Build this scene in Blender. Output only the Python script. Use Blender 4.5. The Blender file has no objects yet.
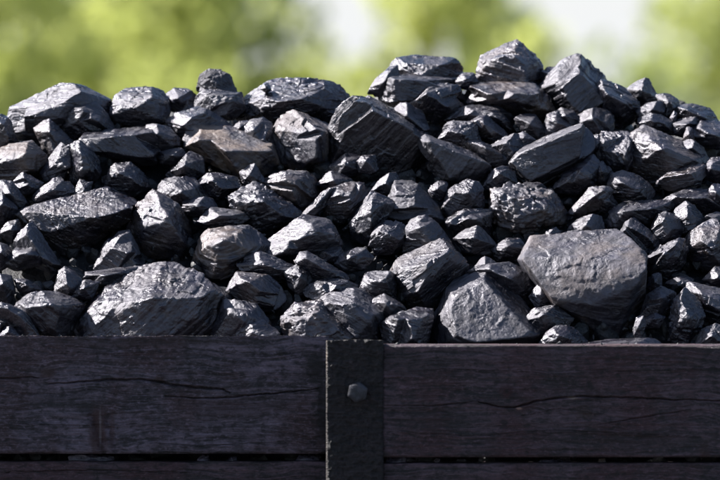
import bpy, bmesh, math, random
import numpy as np
from mathutils import Vector, Matrix, Euler

# ------------------------------------------------------------------ scene, camera, light
scene = bpy.context.scene
col = scene.collection
R = math.radians

CAM_Y, CAM_Z, PITCH = -10.0, 1.67, R(1.3)          # camera looks along +Y, a little down
TAN = 0.00016                                      # tangent of one photograph pixel (720 wide)
camd = bpy.data.cameras.new('camera')
cam = bpy.data.objects.new('camera', camd)
col.objects.link(cam)
cam.location = (0, CAM_Y, CAM_Z)
cam.rotation_euler = (math.pi / 2 - PITCH, 0, 0)
camd.sensor_width = 36.0
camd.lens = 36.0 / (720 * TAN)
camd.clip_start = 0.1
camd.clip_end = 5000
camd.dof.use_dof = True
camd.dof.focus_distance = 10.28
camd.dof.aperture_fstop = 5.2
camd.dof.aperture_blades = 0
scene.camera = cam

SUN_EL = R(42)
SUN_AZ = R(-74)                                    # compass style from +Y: the sun stands to the left
world = bpy.data.worlds.new('World')
scene.world = world
world.use_nodes = True
wn = world.node_tree.nodes
wl = world.node_tree.links
wn.clear()
sky = wn.new('ShaderNodeTexSky')
sky.sky_type = 'NISHITA'
sky.sun_disc = False
sky.sun_elevation = SUN_EL
sky.sun_rotation = SUN_AZ
sky.air_density = 1.0
sky.dust_density = 1.0
sky.ozone_density = 1.0
bg = wn.new('ShaderNodeBackground')
bg.inputs['Strength'].default_value = 0.06
wo = wn.new('ShaderNodeOutputWorld')
# bright white haze low over the whole horizon, thinning upwards, with soft cloud above
tc = wn.new('ShaderNodeTexCoord')
sp = wn.new('ShaderNodeSeparateXYZ'); wl.new(tc.outputs['Generated'], sp.inputs[0])
hz = wn.new('ShaderNodeMapRange'); hz.interpolation_type = 'SMOOTHSTEP'
wl.new(sp.outputs['Z'], hz.inputs['Value'])
hz.inputs['From Min'].default_value = 0.0
hz.inputs['From Max'].default_value = 0.11
hz.inputs['To Min'].default_value = 0.85
hz.inputs['To Max'].default_value = 0.0
mxs = wn.new('ShaderNodeMix'); mxs.data_type = 'RGBA'
wl.new(hz.outputs['Result'], mxs.inputs[0])
wl.new(sky.outputs['Color'], mxs.inputs[6])
mxs.inputs[7].default_value = (4.6, 4.75, 5.0, 1)
wl.new(mxs.outputs[2], bg.inputs['Color'])
wl.new(bg.outputs['Background'], wo.inputs['Surface'])

sund = bpy.data.lights.new('sun', 'SUN')
sund.energy = 5.0
sund.angle = R(0.53)
sund.color = (1.0, 0.96, 0.93)
sun = bpy.data.objects.new('sun', sund)
col.objects.link(sun)
sdir = Vector((math.sin(SUN_AZ) * math.cos(SUN_EL), math.cos(SUN_AZ) * math.cos(SUN_EL), math.sin(SUN_EL)))
sun.rotation_euler = sdir.to_track_quat('Z', 'Y').to_euler()
sun.location = sdir * 30

vs = scene.view_settings
vs.view_transform = 'Standard'
vs.look = 'None'
vs.exposure = 1.75
vs.gamma = 1.0
vs.use_curve_mapping = False

# ------------------------------------------------------------------ helpers
def ray_point(px, py, d):
    """photograph direction (px, py) taken to the plane y = d: a point of the place in metres"""
    X = (px - 360) * TAN
    Z = (240 - py) * TAN
    c, s = math.cos(PITCH), math.sin(PITCH)
    dy, dz = c + Z * s, -s + Z * c
    k = (d - CAM_Y) / dy
    return (X * k, d, CAM_Z + dz * k)

_rng = np.random.default_rng(11)
_perm = _rng.permutation(256)
_perm = np.concatenate([_perm, _perm, _perm])
_g = _rng.normal(size=(256, 3))
_g /= np.linalg.norm(_g, axis=1)[:, None]

def perlin(p):
    """gradient noise, p is an (n, 3) array, result about -0.7 .. 0.7"""
    i = np.floor(p).astype(np.int64)
    f = p - i
    i &= 255
    u = f * f * f * (f * (f * 6 - 15) + 10)
    out = 0
    for dx in (0, 1):
        wx = u[:, 0] if dx else 1 - u[:, 0]
        for dy in (0, 1):
            wy = u[:, 1] if dy else 1 - u[:, 1]
            for dz in (0, 1):
                wz = u[:, 2] if dz else 1 - u[:, 2]
                h = _perm[_perm[_perm[i[:, 0] + dx] + i[:, 1] + dy] + i[:, 2] + dz]
                g = _g[h]
                dot = g[:, 0] * (f[:, 0] - dx) + g[:, 1] * (f[:, 1] - dy) + g[:, 2] * (f[:, 2] - dz)
                out = out + wx * wy * wz * dot
    return out

def facets(p, tilt, rng_seed=3):
    """cells of broken surface: every cell is a little plane tilted its own way"""
    i0 = np.floor(p).astype(np.int64)
    best = np.full(len(p), 1e9)
    out = np.zeros(len(p))
    for dx in (-1, 0, 1):
        for dy in (-1, 0, 1):
            for dz in (-1, 0, 1):
                c = i0 + np.array([dx, dy, dz])
                h = _perm[_perm[_perm[c[:, 0] & 255] + (c[:, 1] & 255)] + (c[:, 2] & 255)]
                q = p - (c + 0.5 + 0.42 * _g[h])
                dd = (q * q).sum(1)
                m = dd < best
                best[m] = dd[m]
                g2 = _g[(h[m] + 91) & 255]
                out[m] = (q[m] * g2).sum(1) * tilt + 0.35 * tilt * g2[:, 0]
    return out

def fbm(p, octv=3, gain=0.5):
    a, s = 1.0, 0
    for k in range(octv):
        s = s + a * perlin(p + 17.3 * k)
        p = p * 2.03
        a *= gain
    return s

def mesh_from_arrays(name, verts, faces, nper):
    """fast mesh from numpy arrays, every face with nper corners"""
    me = bpy.data.meshes.new(name)
    faces = np.asarray(faces, dtype=np.int32)
    me.vertices.add(len(verts))
    me.vertices.foreach_set('co', np.asarray(verts, dtype=np.float32).ravel())
    me.loops.add(faces.size)
    me.loops.foreach_set('vertex_index', faces.ravel())
    me.polygons.add(len(faces))
    me.polygons.foreach_set('loop_start', np.arange(0, faces.size, nper, dtype=np.int32))
    me.polygons.foreach_set('loop_total', np.full(len(faces), nper, dtype=np.int32))
    me.polygons.foreach_set('use_smooth', np.ones(len(faces), dtype=bool))
    me.update(calc_edges=True)
    me.validate()
    return me

def link(name, me, mat=None, parent=None):
    o = bpy.data.objects.new(name, me)
    col.objects.link(o)
    if me is not None and mat is not None and not me.materials:
        me.materials.append(mat)
    if parent is not None:
        o.parent = parent
    return o

def tag(o, label=None, cat=None, group=None, kind=None):
    if label: o['label'] = label
    if cat: o['category'] = cat
    if group: o['group'] = group
    if kind: o['kind'] = kind
    return o

class NT:
    """small node-tree writer"""
    def __init__(self, name):
        self.m = bpy.data.materials.new(name)
        self.m.use_nodes = True
        self.n = self.m.node_tree.nodes
        self.l = self.m.node_tree.links
        self.n.clear()
        self.out = self.n.new('ShaderNodeOutputMaterial')
    def add(self, typ, **kw):
        nd = self.n.new(typ)
        for k, v in kw.items():
            setattr(nd, k, v)
        return nd
    def put(self, sock, v):
        if isinstance(v, bpy.types.NodeSocket):
            self.l.new(v, sock)
        else:
            sock.default_value = v
    def coord(self, kind='Object'):
        return self.add('ShaderNodeTexCoord').outputs[kind]
    def mapping(self, v, scale=(1, 1, 1), loc=(0, 0, 0), rot=(0, 0, 0)):
        m = self.add('ShaderNodeMapping')
        self.put(m.inputs['Vector'], v)
        m.inputs['Scale'].default_value = scale
        m.inputs['Location'].default_value = loc
        m.inputs['Rotation'].default_value = rot
        return m.outputs['Vector']
    def noise(self, v, scale, detail=4, rough=0.55, dist=0.0):
        t = self.add('ShaderNodeTexNoise')
        self.put(t.inputs['Vector'], v)
        t.inputs['Scale'].default_value = scale
        t.inputs['Detail'].default_value = detail
        t.inputs['Roughness'].default_value = rough
        t.inputs['Distortion'].default_value = dist
        return t.outputs['Fac']
    def ramp(self, f, a, b, ca=0.0, cb=1.0):
        t = self.add('ShaderNodeMapRange')
        t.interpolation_type = 'SMOOTHSTEP'
        self.put(t.inputs['Value'], f)
        t.inputs['From Min'].default_value = a
        t.inputs['From Max'].default_value = b
        self.put(t.inputs['To Min'], ca)
        self.put(t.inputs['To Max'], cb)
        return t.outputs['Result']
    def math(self, op, a, b=0.0):
        t = self.add('ShaderNodeMath', operation=op)
        self.put(t.inputs[0], a)
        self.put(t.inputs[1], b)
        return t.outputs[0]
    def mix(self, f, a, b, mode='MIX'):
        t = self.add('ShaderNodeMix', data_type='RGBA', blend_type=mode)
        self.put(t.inputs[0], f)
        for s, v in ((t.inputs[6], a), (t.inputs[7], b)):
            if isinstance(v, tuple) and len(v) == 3:
                v = (*v, 1)
            self.put(s, v)
        return t.outputs[2]
    def bump(self, h, strength, dist, normal=None):
        t = self.add('ShaderNodeBump')
        t.inputs['Strength'].default_value = strength
        t.inputs['Distance'].default_value = dist
        self.put(t.inputs['Height'], h)
        if normal is not None:
            self.put(t.inputs['Normal'], normal)
        return t.outputs['Normal']
    def principled(self, color, rough, normal=None, metallic=0.0, spec=0.5):
        b = self.add('ShaderNodeBsdfPrincipled')
        if isinstance(color, tuple) and len(color) == 3:
            color = (*color, 1)
        self.put(b.inputs['Base Color'], color)
        self.put(b.inputs['Roughness'], rough)
        b.inputs['Metallic'].default_value = metallic
        self.put(b.inputs['Specular IOR Level'], spec)
        if normal is not None:
            self.put(b.inputs['Normal'], normal)
        self.l.new(b.outputs[0], self.out.inputs['Surface'])
        return b

# ------------------------------------------------------------------ materials
def coal_material():
    t = NT('coal')
    info = t.add('ShaderNodeObjectInfo')
    sep = t.add('ShaderNodeSeparateColor')
    t.l.new(info.outputs['Color'], sep.inputs['Color'])
    tone, brown, matt = sep.outputs[0], sep.outputs[1], sep.outputs[2]
    co = t.coord('Object')
    off = t.add('ShaderNodeVectorMath', operation='SCALE')
    comb = t.add('ShaderNodeCombineXYZ')
    for i in range(3):
        t.l.new(info.outputs['Random'], comb.inputs[i])
    t.l.new(comb.outputs[0], off.inputs[0])
    off.inputs['Scale'].default_value = 37.0
    ad = t.add('ShaderNodeVectorMath', operation='ADD')
    t.l.new(co, ad.inputs[0]); t.l.new(off.outputs[0], ad.inputs[1])
    v = ad.outputs[0]
    n_big = t.noise(v, 28, 5, 0.6)
    n_fine = t.noise(v, 260, 6, 0.65)
    layer = t.noise(t.mapping(v, (22, 22, 300)), 1.0, 5, 0.6, 0.5)      # bedding laminae across local z
    band = t.noise(t.mapping(v, (6, 6, 70)), 1.0, 3, 0.55, 0.3)         # bright and dull coal bands
    grit = t.noise(v, 900, 3, 0.6)
    base = t.mix(t.ramp(n_big, 0.35, 0.7), (0.0024, 0.0022, 0.0033), (0.0100, 0.0091, 0.0142))
    base = t.mix(t.ramp(layer, 0.45, 0.72, 0.0, 0.55), base, (0.023, 0.0212, 0.031))
    dust = t.math('MULTIPLY', t.ramp(n_fine, 0.42, 0.75), t.ramp(band, 0.40, 0.62, 0.05, 0.42))
    base = t.mix(dust, base, (0.055, 0.051, 0.069))
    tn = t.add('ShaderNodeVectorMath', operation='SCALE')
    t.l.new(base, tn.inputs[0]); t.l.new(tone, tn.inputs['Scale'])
    rust = t.math('MULTIPLY', t.ramp(t.noise(v, 16, 4, 0.6), 0.42, 0.62), brown)
    base = t.mix(rust, tn.outputs[0], (0.115, 0.080, 0.054))
    # shiny vitrain bands beside dull ones
    rough = t.ramp(t.math('ADD', t.math('MULTIPLY', band, 0.6), t.math('MULTIPLY', t.noise(v, 70, 4, 0.6), 0.4)), 0.42, 0.60, 0.20, 0.55)
    rough = t.math('ADD', rough, t.math('ADD', matt, t.math('MULTIPLY', rust, 0.2)))
    h = t.math('ADD', t.math('MULTIPLY', layer, 0.5), t.math('MULTIPLY', n_fine, 0.5))
    h = t.math('ADD', h, t.math('MULTIPLY', grit, 0.15))
    nrm = t.bump(h, 0.8, 0.0034)
    b = t.principled(base, rough, nrm, spec=0.5)
    b.inputs['IOR'].default_value = 1.76
    b.inputs['Specular Tint'].default_value = (0.93, 0.91, 1.0, 1)
    return t.m

def rubble_material():
    t = NT('coal_rubble')
    v = t.coord('Object')
    n = t.noise(v, 30, 5, 0.6)
    base = t.mix(t.ramp(n, 0.35, 0.7), (0.008, 0.008, 0.010), (0.024, 0.024, 0.028))
    nrm = t.bump(t.noise(v, 220, 5, 0.65), 0.8, 0.003)
    t.principled(base, t.ramp(n, 0.3, 0.7, 0.35, 0.6), nrm)
    return t.m

def timber_material(name, dark, light, red, axis='x', wear=None, fuzz=0.0, spots=()):
    """tarred weathered timber, grain along local x (or z for a post)"""
    t = NT(name)
    v = t.coord('Object')
    g_sc = (3.0, 60, 150) if axis == 'x' else (150, 60, 3.0)
    vw = t.add('ShaderNodeVectorMath', operation='ADD')
    wob = t.add('ShaderNodeTexNoise')
    t.put(wob.inputs['Vector'], v); wob.inputs['Scale'].default_value = 9
    sc = t.add('ShaderNodeVectorMath', operation='SCALE')
    t.l.new(wob.outputs['Color'], sc.inputs[0]); sc.inputs['Scale'].default_value = 0.03
    t.l.new(v, vw.inputs[0]); t.l.new(sc.outputs[0], vw.inputs[1])
    grain = t.noise(t.mapping(vw.outputs[0], g_sc), 1.0, 6, 0.65, 0.3)
    g2 = t.noise(t.mapping(vw.outputs[0], tuple(c * 3.1 for c in g_sc)), 1.0, 4, 0.6)
    patch = t.noise(v, 7, 4, 0.6)
    speck = t.noise(v, 170, 4, 0.7)
    fibre = t.noise(t.mapping(vw.outputs[0], (14, 60, 420) if axis == 'x' else (420, 60, 14)), 1.0, 5, 0.7)
    mid = t.noise(t.mapping(v, (10, 20, 26)), 1.0, 5, 0.65)
    c = t.mix(t.ramp(t.math('ADD', t.math('MULTIPLY', grain, 0.55), t.math('MULTIPLY', mid, 0.45)), 0.40, 0.60), dark, light)
    c = t.mix(t.ramp(patch, 0.45, 0.62, 0.0, 0.75), c, red)
    c = t.mix(t.ramp(fibre, 0.50, 0.72, 0.0, 0.55), c, tuple(min(1, x * 1.7) for x in light))
    c = t.mix(t.ramp(fibre, 0.46, 0.30, 0.0, 0.7), c, tuple(x * 0.5 for x in dark))
    c = t.mix(t.ramp(t.noise(t.mapping(v, (120, 60, 240), rot=(0, R(24), 0)), 1.0, 4, 0.7), 0.50, 0.74, 0.0, 0.6), c, tuple(min(1, x * 2.0) for x in light))
    c = t.mix(t.ramp(speck, 0.58, 0.8, 0.0, 0.5), c, tuple(min(1, x * 2.2) for x in light))
    mott = t.noise(t.mapping(v, (60, 60, 110)), 1.0, 6, 0.7, 0.4)
    c = t.mix(t.ramp(mott, 0.52, 0.36, 0.0, 0.8), c, tuple(x * 0.6 for x in dark))
    c = t.mix(t.ramp(mott, 0.56, 0.72, 0.0, 0.6), c, tuple(min(1, x * 1.9) for x in light))
    for sx, sz, rx, rz, tilt, colr, amt in spots:
        # knots, scuffs, tar blots and painted-in post shade of this timber (place and half size in metres)
        m = t.mapping(v, (1, 1, 1), (-sx, 0, -sz))
        m = t.mapping(m, (1 / rx, 0.0, 1 / rz), rot=(0, tilt, 0))
        ln = t.add('ShaderNodeVectorMath', operation='LENGTH'); t.l.new(m, ln.inputs[0])
        dd = t.math('ADD', ln.outputs['Value'], t.math('MULTIPLY', t.math('SUBTRACT', t.noise(v, 110, 4, 0.65), 0.5), 1.6))
        c = t.mix(t.ramp(dd, 0.35, 1.25, amt, 0.0), c, colr)
    if wear:
        # bare worn wood along one arris of the timber
        sepx = t.add('ShaderNodeSeparateXYZ')
        t.l.new(v, sepx.inputs[0])
        edge = t.ramp(sepx.outputs['X'], wear[0], wear[0] + wear[1], 1.0, 0.0)
        edge = t.math('MULTIPLY', edge, t.ramp(sepx.outputs['Z'], wear[2], wear[3], 0.15, 1.0))
        edge = t.math('MULTIPLY', edge, t.ramp(t.noise(v, 60, 3), 0.3, 0.55))
        c = t.mix(edge, c, (0.13, 0.10, 0.08))
    h = t.math('ADD', t.math('MULTIPLY', grain, 0.7), t.math('MULTIPLY', g2, 0.4))
    h = t.math('ADD', h, t.math('MULTIPLY', fibre, 0.6))
    saw = t.noise(t.mapping(v, (90, 40, 260), rot=(0, R(28), 0)), 1.0, 3, 0.6)     # slanting saw marks
    h = t.math('ADD', h, t.math('MULTIPLY', saw, 0.35))
    h = t.math('ADD', h, t.math('MULTIPLY', speck, 0.45 + fuzz))
    h = t.math('ADD', h, t.math('MULTIPLY', mott, 0.8))
    nrm = t.bump(h, 1.0, 0.0045)
    t.principled(c, t.ramp(patch, 0.3, 0.7, 0.5, 0.72), nrm, spec=0.45)
    return t.m

def iron_material():
    t = NT('painted_iron')
    v = t.coord('Object')
    n = t.noise(v, 90, 5, 0.65)
    c = t.mix(t.ramp(n, 0.35, 0.7), (0.012, 0.012, 0.016), (0.036, 0.035, 0.046))
    t.principled(c, 0.55, t.bump(t.noise(v, 400, 4), 0.5, 0.0012), metallic=0.25)
    return t.m

def leaf_material(name, a, b):
    t = NT(name)
    info = t.noise(t.coord('Object'), 1.1, 3, 0.6)
    c = t.mix(t.ramp(info, 0.35, 0.65), a, b)
    d = t.add('ShaderNodeBsdfDiffuse'); t.l.new(c, d.inputs['Color'])
    tr = t.add('ShaderNodeBsdfTranslucent')
    c2 = t.mix(0.5, c, (0.32, 0.38, 0.06))
    t.l.new(c2, tr.inputs['Color'])
    mx = t.add('ShaderNodeMixShader'); mx.inputs[0].default_value = 0.58
    t.l.new(d.outputs[0], mx.inputs[1]); t.l.new(tr.outputs[0], mx.inputs[2])
    t.l.new(mx.outputs[0], t.out.inputs['Surface'])
    return t.m

def bark_material():
    t = NT('bark')
    v = t.coord('Object')
    n = t.noise(t.mapping(v, (6, 6, 1)), 2.0, 5)
    c = t.mix(n, (0.06, 0.045, 0.035), (0.16, 0.13, 0.10))
    t.principled(c, 0.85, t.bump(n, 0.6, 0.02))
    return t.m

def ground_material():
    t = NT('grass_ground')
    v = t.coord('Object')
    n = t.noise(v, 0.35, 6, 0.6)
    c = t.mix(t.ramp(n, 0.35, 0.65), (0.035, 0.055, 0.014), (0.07, 0.08, 0.028))
    # unseen yard round the bunker, made coal-dust black to cut bounced light
    sp = t.add('ShaderNodeSeparateXYZ'); t.l.new(v, sp.inputs[0])
    far = t.ramp(t.math('ADD', sp.outputs['Y'], t.math('MULTIPLY', n, 6.0)), 8.0, 13.0)
    yard = t.mix(t.ramp(t.noise(v, 9, 6, 0.7), 0.4, 0.65), (0.022, 0.021, 0.022), (0.06, 0.056, 0.054))
    c = t.mix(far, yard, c)
    t.principled(c, 0.9, t.bump(t.noise(v, 12, 5), 0.6, 0.05))
    return t.m

M_COAL = coal_material()
M_RUBBLE = rubble_material()
M_IRON = iron_material()
M_BARK = bark_material()

# ------------------------------------------------------------------ ground: bunker yard, falling away behind to the tree line
def build_ground():
    xs = np.concatenate([-np.geomspace(3000, 12, 22), np.linspace(-9, 9, 13), np.geomspace(12, 3000, 22)])
    ys = np.concatenate([-np.geomspace(600, 16, 12), np.linspace(-12, 40, 53), np.geomspace(44, 4000, 30)])
    X, Y = np.meshgrid(xs, ys)
    s = np.clip((Y - 6) / 24, 0, 1)
    Z = -2.6 * s * s * (3 - 2 * s)
    P = np.stack([X.ravel(), Y.ravel(), np.zeros(X.size)], 1)
    Z = Z.ravel() + 0.12 * fbm(P * 0.13, 3) * np.clip((np.hypot(P[:, 0], P[:, 1]) - 4) / 6, 0, 1)
    P[:, 2] = Z
    nx, ny = len(xs), len(ys)
    i = np.arange(nx * ny).reshape(ny, nx)
    F = np.stack([i[:-1, :-1].ravel(), i[:-1, 1:].ravel(), i[1:, 1:].ravel(), i[1:, :-1].ravel()], 1)
    o = link('ground', mesh_from_arrays('ground', P, F, 4), ground_material())
    tag(o, kind='structure')
build_ground()

# ------------------------------------------------------------------ the timber coal bunker
BX = 1.55                       # half width of the bunker
Y_POST, Y_RIGHT, Y_LEFT = -0.006, 0.0, 0.07
T_PLANK = 0.05

bunker = link('coal_bunker', None)
tag(bunker, 'dark tarred timber bunker side with a bolted post, holding back the coal', 'bunker')

def zpix(py, d):
    return ray_point(360, py, d)[2]
def xpix(px, d):
    return ray_point(px, 240, d)[0]

def seg_dist(X, Z, pts):
    """distance to a polyline and position along it (0..1)"""
    best = np.full(X.shape, 1e9)
    par = np.zeros(X.shape)
    n = len(pts) - 1
    for k in range(n):
        ax, az = pts[k]; bx, bz = pts[k + 1]
        dx, dz = bx - ax, bz - az
        u = np.clip(((X - ax) * dx + (Z - az) * dz) / (dx * dx + dz * dz + 1e-12), 0, 1)
        d = np.hypot(X - ax - u * dx, Z - az - u * dz)
        m = d < best
        best[m] = d[m]
        par[m] = (k + u[m]) / n
    return best, par

def plank(x0, x1, z0, z1, yf, mat, seed, cracks=(), knots=(), dx=0.003, dz=0.0011, rough=1.0, vertical=False, dents=(), name='plank', chamfer=(0.0, 0.0), crumble=0.0, back_drop=0.0, top_worn=1.0):
    """one timber: a finely divided weathered front, real cracks and worn arrises, plain back"""
    nz = max(6, int((z1 - z0) / dz)); nx = max(4, int((x1 - x0) / dx))
    zs = np.linspace(z0, z1, nz); xs = np.linspace(x0, x1, nx)
    X, Z = np.meshgrid(xs, zs, indexing='ij')
    P = np.stack([X.ravel(), np.full(X.size, seed * 3.7), Z.ravel()], 1)
    gs = np.array([2.2, 1, 75.0]) if not vertical else np.array([75.0, 1, 4.0])
    wob = 0.010 * perlin(P * np.array([5, 1, 9.0]) + 9)
    Pw = P.copy()
    Pw[:, 0 if vertical else 2] += wob
    D = rough * 0.0016 * fbm(Pw * gs, 3, 0.6)
    D += rough * 0.0010 * perlin(Pw * gs * np.array([3, 1, 3.0]) + 3)
    D += 0.0022 * fbm(P * np.array([6, 1, 8.0]) + 40, 3)
    D += rough * 0.0007 * fbm(P * 170, 2)
    if crumble:
        D = crumble * (0.0030 * fbm(P * np.array([55, 1, 75.0]), 3, 0.65) + 0.0016 * (0.4 - 2 * np.abs(perlin(P * np.array([120, 1, 150.0]) + 8))) + 0.0030 * fbm(P * 11 + 4, 2))
    D = D.reshape(X.shape)
    if crumble:
        D = D * np.clip((X - x0) / 0.008 + 0.12, 0, 1)
    for pts, w, dep in cracks:
        pp = [(xpix(a, yf), zpix(b, yf)) for a, b in pts]
        Xj = X
        Zj = Z + (0.0022 * perlin(P * np.array([45, 1, 20.0])) + 0.0012 * perlin(P * np.array([140, 1, 90.0]))).reshape(X.shape)
        d, u = seg_dist(Xj, Zj, pp)
        ww = 0.62 * w * (0.35 + 0.65 * np.sin(np.pi * np.clip(u, 0.03, 0.97)) ** 0.6)
        D -= dep * np.exp(-(d / ww) ** 2)
        D += 0.0016 * np.exp(-(d / (ww * 4)) ** 2)
    for kx, ky, kr in knots:
        a, b = xpix(kx, yf), zpix(ky, yf)
        d = np.hypot(X - a, (Z - b) * 1.3)
        D += 0.0035 * np.exp(-(d / kr) ** 2) + 0.0012 * np.sin(d * 1500) * np.exp(-(d / (kr * 1.3)) ** 2)
    for pts, w, dep in dents:
        pp = [(xpix(a, yf), zpix(b, yf)) for a, b in pts]
        d, u = seg_dist(X, Z, pp)
        D -= dep * np.exp(-(d / w) ** 2) * np.clip(u * 4, 0, 1)
    # worn arrises
    top = np.clip(1 - (z1 - Z) / 0.0028, 0, 1); bot = np.clip(1 - (Z - z0) / 0.005, 0, 1)
    lft = np.clip(1 - (X - x0) / (chamfer[0] or 0.004), 0, 1); rgt = np.clip(1 - (x1 - X) / max(0.004, chamfer[1]), 0, 1)
    D -= 0.0022 * top_worn * top ** 2 + 0.004 * bot ** 2 + (chamfer[0] or 0.004) * lft ** (1.0 if chamfer[0] else 2.0) + max(0.004, chamfer[1]) * rgt ** (1.0 if chamfer[1] else 2.0)
    Yv = yf - D
    Zv = Z + top * 0.0022 * perlin(np.stack([X.ravel() * 24, np.full(X.size, seed + .5), np.zeros(X.size)], 1)).reshape(X.shape)
    cx, cz = (x0 + x1) / 2, (z0 + z1) / 2
    V = np.stack([X.ravel() - cx, Yv.ravel() - yf, Zv.ravel() - cz], 1)
    i = np.arange(nx * nz).reshape(nx, nz)
    F = [np.stack([i[:-1, :-1].ravel(), i[1:, :-1].ravel(), i[1:, 1:].ravel(), i[:-1, 1:].ravel()], 1)]
    # top and bottom strips run back to the plain rear face
    nb = nx * nz
    backs = []
    for j, z in ((0, z0), (nz - 1, z1 - back_drop)):
        backs.append(np.stack([xs - cx, np.full(nx, T_PLANK), np.full(nx, z - cz)], 1))
    V = np.concatenate([V] + backs)
    bb = nb + np.arange(nx); bt = nb + nx + np.arange(nx)
    F.append(np.stack([bb[:-1], bb[1:], i[1:, 0], i[:-1, 0]], 1))
    F.append(np.stack([i[:-1, -1], i[1:, -1], bt[1:], bt[:-1]], 1))
    F.append(np.stack([bt[:-1], bt[1:], bb[1:], bb[:-1]], 1))
    # ends: strips from the front edge to a line at the back
    for e in (0, nx - 1):
        ring = i[e]
        zb = np.stack([np.full(nz, xs[e] - cx), np.full(nz, T_PLANK), np.minimum(zs, z1 - back_drop) - cz], 1)
        k0 = len(V)
        V = np.concatenate([V, zb])
        bk = k0 + np.arange(nz)
        q = np.stack([ring[:-1], ring[1:], bk[1:], bk[:-1]], 1)
        F.append(q if e == 0 else q[:, ::-1])
    me = mesh_from_arrays(name, V, np.concatenate(F), 4)
    # the strip faces at the back are flat
    o = link(name, me, mat, bunker)
    o.location = (cx, yf, cz)
    return o

def spot(px, py, rx, rz, tilt, colr, amt, box, yf):
    cx, cz = (box[0] + box[1]) / 2, (box[2] + box[3]) / 2
    return (xpix(px, yf) - cx, zpix(py, yf) - cz, rx * 0.0016, rz * 0.0016, tilt, colr, amt)
LBOX = (-BX, xpix(326, Y_POST) + 0.004, zpix(454, Y_LEFT), zpix(336, Y_LEFT))
RBOX = (xpix(383.5, Y_POST) - 0.003, BX, zpix(457.5, Y_RIGHT), zpix(345, Y_RIGHT))
RED, TAR_OR_SHADE, BARE = (0.030, 0.010, 0.010), (0.0035, 0.003, 0.0035), (0.13, 0.11, 0.12)
L_COL = ((0.0050, 0.0038, 0.0053), (0.104, 0.080, 0.106), (0.034, 0.014, 0.015))
R_COL = ((0.004, 0.0027, 0.0034), (0.068, 0.042, 0.054), (0.036, 0.012, 0.015))
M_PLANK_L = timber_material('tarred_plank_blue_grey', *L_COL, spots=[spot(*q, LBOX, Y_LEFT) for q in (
    (98, 432, 11, 32, R(-20), RED, .85), (85, 408, 9, 7, 0, TAR_OR_SHADE, .7), (112, 430, 3, 26, R(-18), RED, .6), (100, 428, 1.3, 24, R(-20), BARE, .55),
    (48, 372, 8, 6, 0, (0.035, 0.018, 0.016), .8), (160, 378, 8, 5, 0, (0.03, 0.014, 0.013), .7), (282, 352, 6, 5, 0, TAR_OR_SHADE, .6),
    (315, 366, 13, 17, 0, TAR_OR_SHADE, .9), (322, 410, 8, 42, 0, TAR_OR_SHADE, .8), (60, 400, 60, 9, R(4), TAR_OR_SHADE, .45), (235, 408, 70, 10, R(3), (0.02, 0.008, 0.009), .5),  # first two: shade beside the post, painted into the plank colour
    (130, 342, 130, 5, 0, (0.020, 0.010, 0.011), .55))])
M_PLANK_R = timber_material('tarred_plank_brown', *R_COL, spots=[spot(*q, RBOX, Y_RIGHT) for q in (
    (507, 391, 8, 8, 0, (0.030, 0.008, 0.010), .9), (507, 391, 2.5, 2.5, 0, TAR_OR_SHADE, .8), (705, 452, 7, 10, 0, (0.03, 0.012, 0.012), .7),
    (573, 398, 6, 1.6, R(-4), (0.22, 0.16, 0.13), .8), (519, 408.5, 3.2, 1.5, 0, (0.26, 0.16, 0.13), .85), (585, 412, 10, 7, R(30), (0.028, 0.016, 0.014), .6),
    (440, 420, 60, 14, R(3), TAR_OR_SHADE, .4), (640, 440, 80, 12, R(-2), TAR_OR_SHADE, .4), (410, 366, 40, 12, 0, TAR_OR_SHADE, .35))])
M_PLANK_X = timber_material('tarred_plank_plain', *R_COL)

# post, left and right planks as the photograph shows them
xp0, xp1 = xpix(326, Y_POST), xpix(383.5, Y_POST)
zl_top, zr_top = zpix(336, Y_LEFT), zpix(345, Y_RIGHT)
M_POST = timber_material('tarred_post', (0.0018, 0.0013, 0.0015), (0.021, 0.0145, 0.017), (0.007, 0.0045, 0.0055), axis='x',
                         wear=(-(xp1 - xp0) / 2 + 0.0018, 0.0010, 0.590, 0.615), fuzz=0.9)
left_x1 = xp0 + 0.004
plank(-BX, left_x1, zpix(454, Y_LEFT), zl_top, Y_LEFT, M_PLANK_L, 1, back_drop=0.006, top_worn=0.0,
      cracks=[([(-40, 377), (0, 378.5), (38, 377.5)], 0.0016, 0.010),
              ([(50, 384), (75, 382.5), (110, 380), (143, 379), (165, 383.5), (190, 387), (222, 389), (230, 393)], 0.0022, 0.014),
              ([(166, 396), (190, 398), (215, 398), (240, 396.5), (275, 393.5), (318, 389)], 0.0018, 0.012),
              ([(20, 424), (70, 426), (140, 424)], 0.0010, 0.004),
              ([(150, 443), (200, 446), (300, 441)], 0.0010, 0.005),
              ([(60, 352), (120, 354), (200, 350), (290, 355)], 0.0010, 0.003)],
      knots=[(48, 372, 0.007), (160, 377, 0.006), (282, 352, 0.008)],
      dents=[([(88, 405), (98, 432), (104, 452)], 0.006, 0.006), ([(104, 412), (116, 450)], 0.004, 0.004)])
plank(-BX, left_x1, zpix(462, Y_LEFT) - 0.175, zpix(462, Y_LEFT), Y_LEFT + 0.003, M_PLANK_X, 2,
      cracks=[([(0, 472), (90, 470), (200, 473)], 0.0012, 0.006)])
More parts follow.
